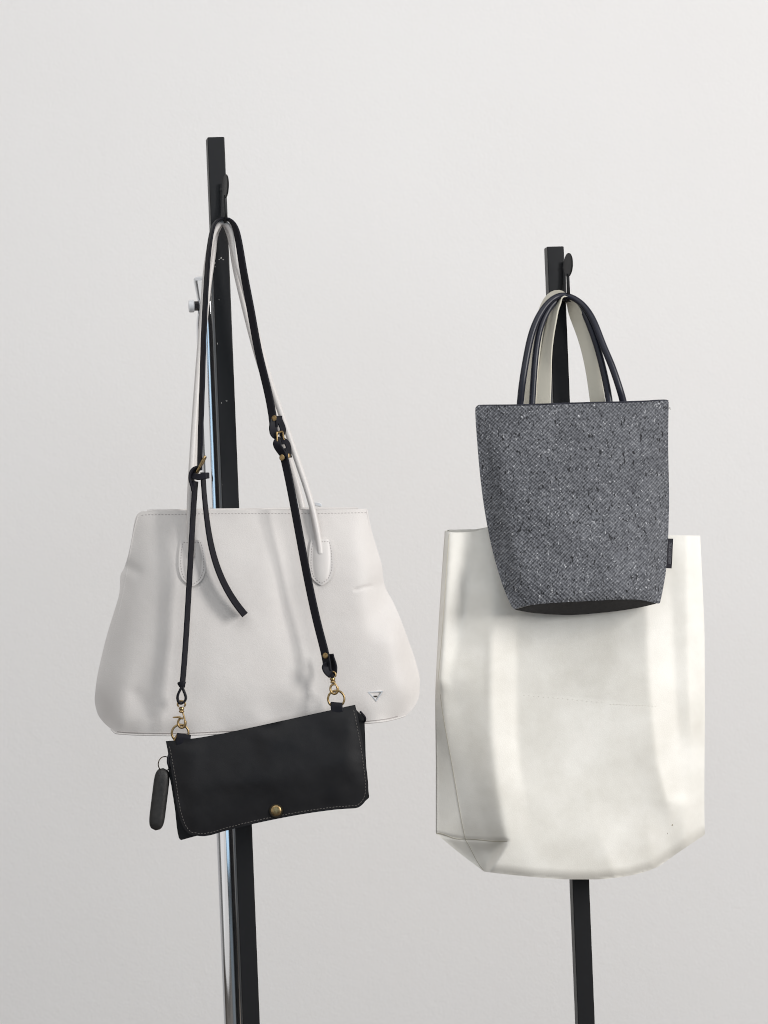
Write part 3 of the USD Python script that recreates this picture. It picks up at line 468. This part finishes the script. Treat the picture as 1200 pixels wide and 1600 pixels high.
# ------------------------------------------------------------------ off-white tote
TO = [(695, 829), (712, 832), (735, 831), (762, 823.5), (830, 824), (900, 829), (1000, 834), (1050, 836), (1094, 837), (1098, 920), (1101, 1000), (1101.5, 1100), (1100.5, 1250), (1101.5, 1304), (1060, 1332), (1022, 1357), (985, 1368), (930, 1374), (890, 1374), (820, 1369), (757, 1362), (722, 1336), (681, 1302), (681, 1200), (680, 1100), (684, 1000), (690, 900)]
rows = [
    [(829, 695, 2.0), (900, 690, 1.6), (1000, 684, 1.4), (1060, 680, 1.2), (1200, 680.5, 1.0), (1302, 681, .5), (1336, 722, .9), (1362, 757, 2.2)],
    [(829, 702, 2.7), (900, 697, 3.0), (1000, 690, 3.2), (1062, 684, 3.25), (1085, 688, 2.6), (1140, 696, 2.2), (1200, 707, 2.0), (1260, 718, 1.8), (1311, 727, 1.6), (1336, 741, 1.5), (1362, 757, 2.25)],
    [(829, 728, 2.3), (900, 731, 2.1), (950, 727, 2.2), (1010, 715, 2.55), (1062, 703, 2.95), (1100, 716, 2.85), (1200, 738, 3.1), (1260, 750, 3.2), (1311, 764, 3.4), (1336, 757, 2.3), (1362, 757.4, 2.3)],
    [(829, 758, 2.6), (900, 760, 2.6), (950, 762, 3.0), (1000, 759, 3.65), (1080, 757, 3.85), (1150, 758, 3.95), (1230, 767, 4.2), (1312, 788, 4.9), (1318, 787, 4.0), (1338, 773, 3.0), (1362, 757.8, 2.4)],
    [(829, 768, 2.8), (900, 772, 2.8), (950, 772, 3.2), (1000, 767, 3.95), (1080, 766, 4.15), (1150, 768, 4.25), (1230, 777, 4.6), (1314, 793, 5.15), (1338, 777.5, 5.0), (1362, 760, 4.6)],
    [(829, 806, 2.9), (950, 807, 2.9), (1000, 808, 2.85), (1080, 808, 2.85), (1150, 809, 3.15), (1200, 814, 3.6), (1260, 824, 4.4), (1320, 832, 4.95), (1374, 834, 5.1)],
    [(829, 880, 3.0), (950, 885, 3.1), (1030, 890, 3.2), (1110, 900, 3.4), (1190, 905, 3.75), (1250, 915, 4.3), (1320, 940, 4.85), (1374, 965, 4.8)],
    [(829, 960, 3.2), (950, 965, 3.55), (1030, 968, 3.75), (1110, 975, 3.95), (1190, 990, 4.1), (1250, 1008, 4.2), (1300, 1015, 4.15), (1374, 1018, 3.4)],
    [(829, 1006, 3.3), (900, 1008, 3.55), (950, 1010, 3.8), (1030, 1012, 4.0), (1110, 1018, 4.2), (1190, 1026, 4.35), (1250, 1042, 4.3), (1262, 1046, 4.1), (1374, 1050, 2.3)],
    [(829, 1045, 2.75), (880, 1047, 2.75), (950, 1050, 2.65), (1030, 1053, 2.7), (1110, 1057, 2.85), (1190, 1062, 3.1), (1240, 1066, 3.2), (1258, 1070, 3.3), (1374, 1072, 1.9)],
    [(829, 1074, 2.4), (950, 1074, 2.5), (1030, 1075, 2.6), (1110, 1079, 2.75), (1190, 1082, 2.6), (1262, 1086, 2.4), (1374, 1088, 1.6)],
    [(829, 1095, 1.5), (900, 1098, 1.5), (1030, 1101, 1.6), (1190, 1102, 1.7), (1304, 1102, 1.5), (1374, 1103, .8)]]
tpts = [(a, b, 0) for a, b in TO]
td = Depth(tpts, -0.014, 3.6, 2.0, 0.05, 2, 70.0, rows)
gy_, gx_ = np.mgrid[0:td.h.shape[0], 0:td.h.shape[1]]
d_ = shapely.distance(shapely.LineString(TO[13:21]), shapely.points(td.lo[0] + gx_ * 2.0, td.lo[1] + gy_ * 2.0)); td.h -= 0.5 * np.clip(1 - d_ / 16, 0, 1) ** 2
td.dent([(681, 1302), (705, 1308), (727, 1311), (793, 1314)], 0.10, 2.2)
td.dent([(815, 1083), (870, 1087), (940, 1093), (1016, 1102)], 0.012, 3.0)
T = thing('tote_bag', 'tall off-white glossy leather tote with crumpled folds on the shorter post', 'tote bag', P(890, 1374, -.04))
too = smooth_poly(TO, (0, 3, 8, 13, 20, 22), 2.0)
def back_warp(p):
    q = p.copy(); w_ = np.clip((860 - q[:, 1]) / 30, 0, 1); q[:, 1] -= w_ * np.interp(q[:, 0], [695, 702, 715, 735, 762, 800, 1094], [2.0, 6.0, 8.5, 7.5, 3.0, 1.0, 0]); q[:, 0] += np.where(q[:, 0] < 720, 2.0, 0) * w_; return q
def tback(a, b): return -0.012 - 0.012 * np.clip((b - 830) / 60, 0, 1) * 0 + 0 * a
bodym = solid(too, td, tback, 2.6, back_warp, skip=lambda a, b: b < 838 and 698 < a < 1092)
part(T, 'body', bodym, M['tote'], smooth=26)
def line_part(name, pts, r, m, lift=.0001, n=80):
    q = spline([(a, b, 0) for a, b in pts], n); part(T, name, tube(P(q[:, 0], q[:, 1], td(q[:, 0], q[:, 1]) - lift), r, 6), M[m])
line_part('side_seam', [(702, 834), (697, 900), (690, 1000), (684.5, 1060)], .0003, 'thread_cream')
line_part('side_seam', [(688, 1085), (696, 1140), (707, 1200), (717, 1260), (727, 1311)], .0003, 'thread_brown')
line_part('base_seam', [(681.5, 1302), (700, 1306.5), (712, 1310.5), (727, 1311), (760, 1313.5), (793, 1314)], .00045, 'thread_brown')
line_part('base_seam', [(727, 1312), (737, 1330), (748, 1350), (756, 1360)], .0003, 'thread_brown')
part(T, 'pocket_stitching', stitches(resample([(950, 1100), (985, 1102), (1026, 1103.5)], 3, False), td, 1.6, 3.4, .00022), M['thread_brown'], kind='stuff')
part(T, 'pocket_stitching', stitches(resample([(812, 1086), (870, 1091), (948, 1099)], 3, False), td, 1.6, 6.0, .00018), M['thread_brown'], kind='stuff')
part(T, 'stain', flat(shapely.Point(1050.5, 1289).buffer(1.3), float(td(1050.5, 1289)) + .0003, float(td(1050.5, 1289)) - .0002), M['thread_brown'])
part(T, 'stain', flat(shapely.Point(1043, 1302).buffer(.7), float(td(1043, 1302)) + .0003, float(td(1043, 1302)) - .0002), M['thread_brown'])
part(T, 'strap', ribbon([(841, 850, -.040, .021, 10), (843, 760, -.034, .021, 12), (847.5, 633, -.030, .020, 20), (849.5, 590, -.029, .020, 25), (852, 551, -.028, .020, 40), (857, 520, -.0275, .020, 50), (862, 495, -.027, .021, 56), (868, 474, -.0265, .022, 60), (878, 464, -.026, .022, 85), (888, 468, -.026, .022, 105), (897, 484, -.027, .021, 128), (908, 510, -.028, .020, 144), (920, 547, -.029, .019, 154), (929, 593, -.030, .0185, 158), (934.5, 633, -.031, .0185, 160), (950, 760, -.035, .021, 165), (955, 850, -.0405, .021, 170)], .0022, 160, .35), M['cream'])
part(T, 'strap', ribbon([(829, 850, -.026, .021, 35), (827, 760, -.024, .021, 40), (828, 633, -.021, .020, 50), (833, 570, -.019, .020, 55), (842, 515, -.0165, .020, 60), (852, 480, -.015, .021, 58), (866, 461, -.014, .022, 62), (880, 458, -.0135, .022, 76), (891, 466, -.014, .022, 95), (902, 490, -.0155, .021, 112), (915, 530, -.018, .020, 112), (930, 590, -.020, .0185, 112), (940, 633, -.021, .0185, 112), (955, 760, -.024, .021, 140), (962, 850, -.026, .021, 145)], .0022, 160, .35), M['cream'])

# ------------------------------------------------------------------ grey tweed bag
GB = [(742.5, 640), (747, 634), (800, 634), (900, 631), (1000, 628.5), (1040, 626), (1045, 627.5), (1044, 690), (1045.5, 780), (1044, 840), (1041, 888), (1036, 920), (1031, 943), (1026, 943), (990, 936.5), (900, 940), (840, 944), (815, 948.5), (804, 952.5), (800, 949), (784.5, 912), (765, 840), (753, 768), (745.5, 690)]
gpts = [(742.5, 640, 1.2), (747, 634, 1.3), (800, 634, 2.4), (900, 631, 3.0), (1000, 628, 2.4), (1044, 627, 1.2), (745, 690, 1.3), (775, 690, 2.6), (840, 700, 3.5), (900, 700, 3.8), (960, 700, 3.6), (1015, 690, 2.6), (1044, 690, 1.3), (753, 768, 1.5), (785, 768, 3.5), (850, 780, 5.0), (930, 780, 5.2), (1010, 780, 3.8), (1045, 780, 1.6), (765, 840, 2.1), (800, 840, 4.8), (870, 850, 6.6), (950, 850, 6.8), (1015, 850, 5.2), (1044, 840, 2.6), (784, 912, 4.6), (815, 905, 6.8), (880, 910, 8.0), (960, 905, 8.2), (1015, 905, 7.0), (1037, 912, 5.0), (800, 949, 6.2), (804, 952, 6.4), (840, 944, 7.8), (900, 940, 8.4), (990, 936, 8.0), (1026, 943, 6.4), (1031, 943, 6.2)]
gd = Depth(gpts, -0.032, 7.0, 2.0, 0.16, 7, 60.0)
T = thing('tweed_bag', 'small grey flecked tweed bag with thin navy handles hanging before the tote', 'bag', P(900, 960, -.10))
goo = smooth_poly(GB, (1, 6, 12, 13, 18, 19), 2.0)
def gback(a, b): return gd(a, b) + np.interp(b, [627, 690, 780, 950], [.010, .018, .034, .050]) * np.clip(1 - ((a - 898) / 152) ** 2, 0, 1) ** .5 * .9 + .003
part(T, 'body', solid(goo, gd, gback, 2.6), M['tweed'], smooth=28)
BA = [(804, 952.5), (840, 944), (900, 940), (990, 936.5), (1026, 943), (990, 951), (945, 957), (888, 961), (840, 958.5)]
def based(a, b):
    f = np.interp(a, [804, 840, 900, 990, 1026], [952.5, 944, 940, 936.5, 943]); l = np.interp(a, [804, 840, 888, 945, 990, 1026], [952.5, 958.5, 961, 957, 951, 943])
    return gd(a, f) + .0012 + .045 * np.clip((b - f) / np.maximum(l - f, .5), 0, 1.2) * np.clip((l - f) / 15, 0, 1)
part(T, 'base', shell(smooth_poly(BA, (0, 4), 2), based, .0015, 2.2), M['lining'], smooth=60)
def rim(pts, r, m, nm):
    q = spline([(a, b, 0) for a, b in pts], 90, True); part(T, nm, tube(P(q[:, 0], q[:, 1], gd(q[:, 0], q[:, 1]) + .0012), r, 8), M[m])
rim([(743.5, 639), (748, 634), (800, 633.2), (900, 630), (1000, 627.5), (1039, 625.6), (1044, 627)], .0011, 'navy', 'top_binding')
def gh(ctrl): part(T, 'handle', tube(*(lambda c: (P(c[:, 0], c[:, 1], c[:, 2]), c[:, 3]))(spline(ctrl, 140)), 14), M['navy'])
gh([(812, 650, -.0470, .0042), (812.7, 633, -.0500, .0042), (817, 593, -.0545, .0042), (823.5, 554, -.051, .0042), (834, 512, -.046, .0041), (848, 484, -.041, .0038), (862, 468.5, -.037, .0036), (878, 461.5, -.0335, .0034), (893, 464.5, -.034, .0035), (911, 477, -.0385, .0037), (927, 501, -.043, .0040), (941, 536, -.048, .0041), (956, 572, -.0525, .0042), (967, 604, -.055, .0042), (974.5, 632, -.0500, .0043), (976, 650, -.0470, .0043)])
gh([(831, 650, -.046, .0040), (831.5, 633, -.0455, .0040), (833.7, 593, -.045, .0040), (838, 545, -.042, .0040), (845.5, 509, -.039, .0039), (857, 484, -.034, .0037), (868, 471, -.029, .0035), (880, 465.5, -.0260, .0033), (893, 468, -.0265, .0035), (909, 483, -.031, .0037), (920, 505, -.036, .0039), (934, 545, -.040, .0040), (943, 580, -.043, .0041), (952, 628, -.0455, .0042), (954, 650, -.046, .0042)])
LY = lambda b: float(gd(1041, b)) + .0005
lb = part(T, 'side_label', ribbon([(1047.3, 841.5, LY(841), .0068, -10), (1046.3, 865, LY(865), .0068, -10), (1045, 887.5, LY(887), .0068, -10)], .0007, 30, .3), M['label'])
tx = meshkit.text_mesh('TRUE LA DE NOIR', 0.0030, 0.0002); tx.vertices -= tx.bounds.mean(0); tx.vertices *= [0.0285 / (tx.bounds[1, 0] - tx.bounds[0, 0]), 1, 1]
a_, b_ = P(1047.6, 843, LY(843) - .0010), P(1046.0, 886, LY(886) - .0010); xa = (b_ - a_) / np.linalg.norm(b_ - a_); za = np.array([.17, -.985, 0]); za -= xa * (za @ xa); za /= np.linalg.norm(za); ya = np.cross(za, xa)
tx.vertices = (a_ + b_) / 2 + tx.vertices[:, :1] * xa + tx.vertices[:, 1:2] * ya + tx.vertices[:, 2:] * za + za * .0003
part(lb, 'lettering', tx, M['label_print'], smooth=False)
thr = [tube(P(np.array([1044, 1046.5, 1047.5]), np.array([636, 636.5, 638]) + k * 2, np.array([-.044, -.0445, -.044])), .0003, 6) for k in (0, 1)]
part(T, 'loose_thread', thr, M['thread_pale'], kind='stuff')
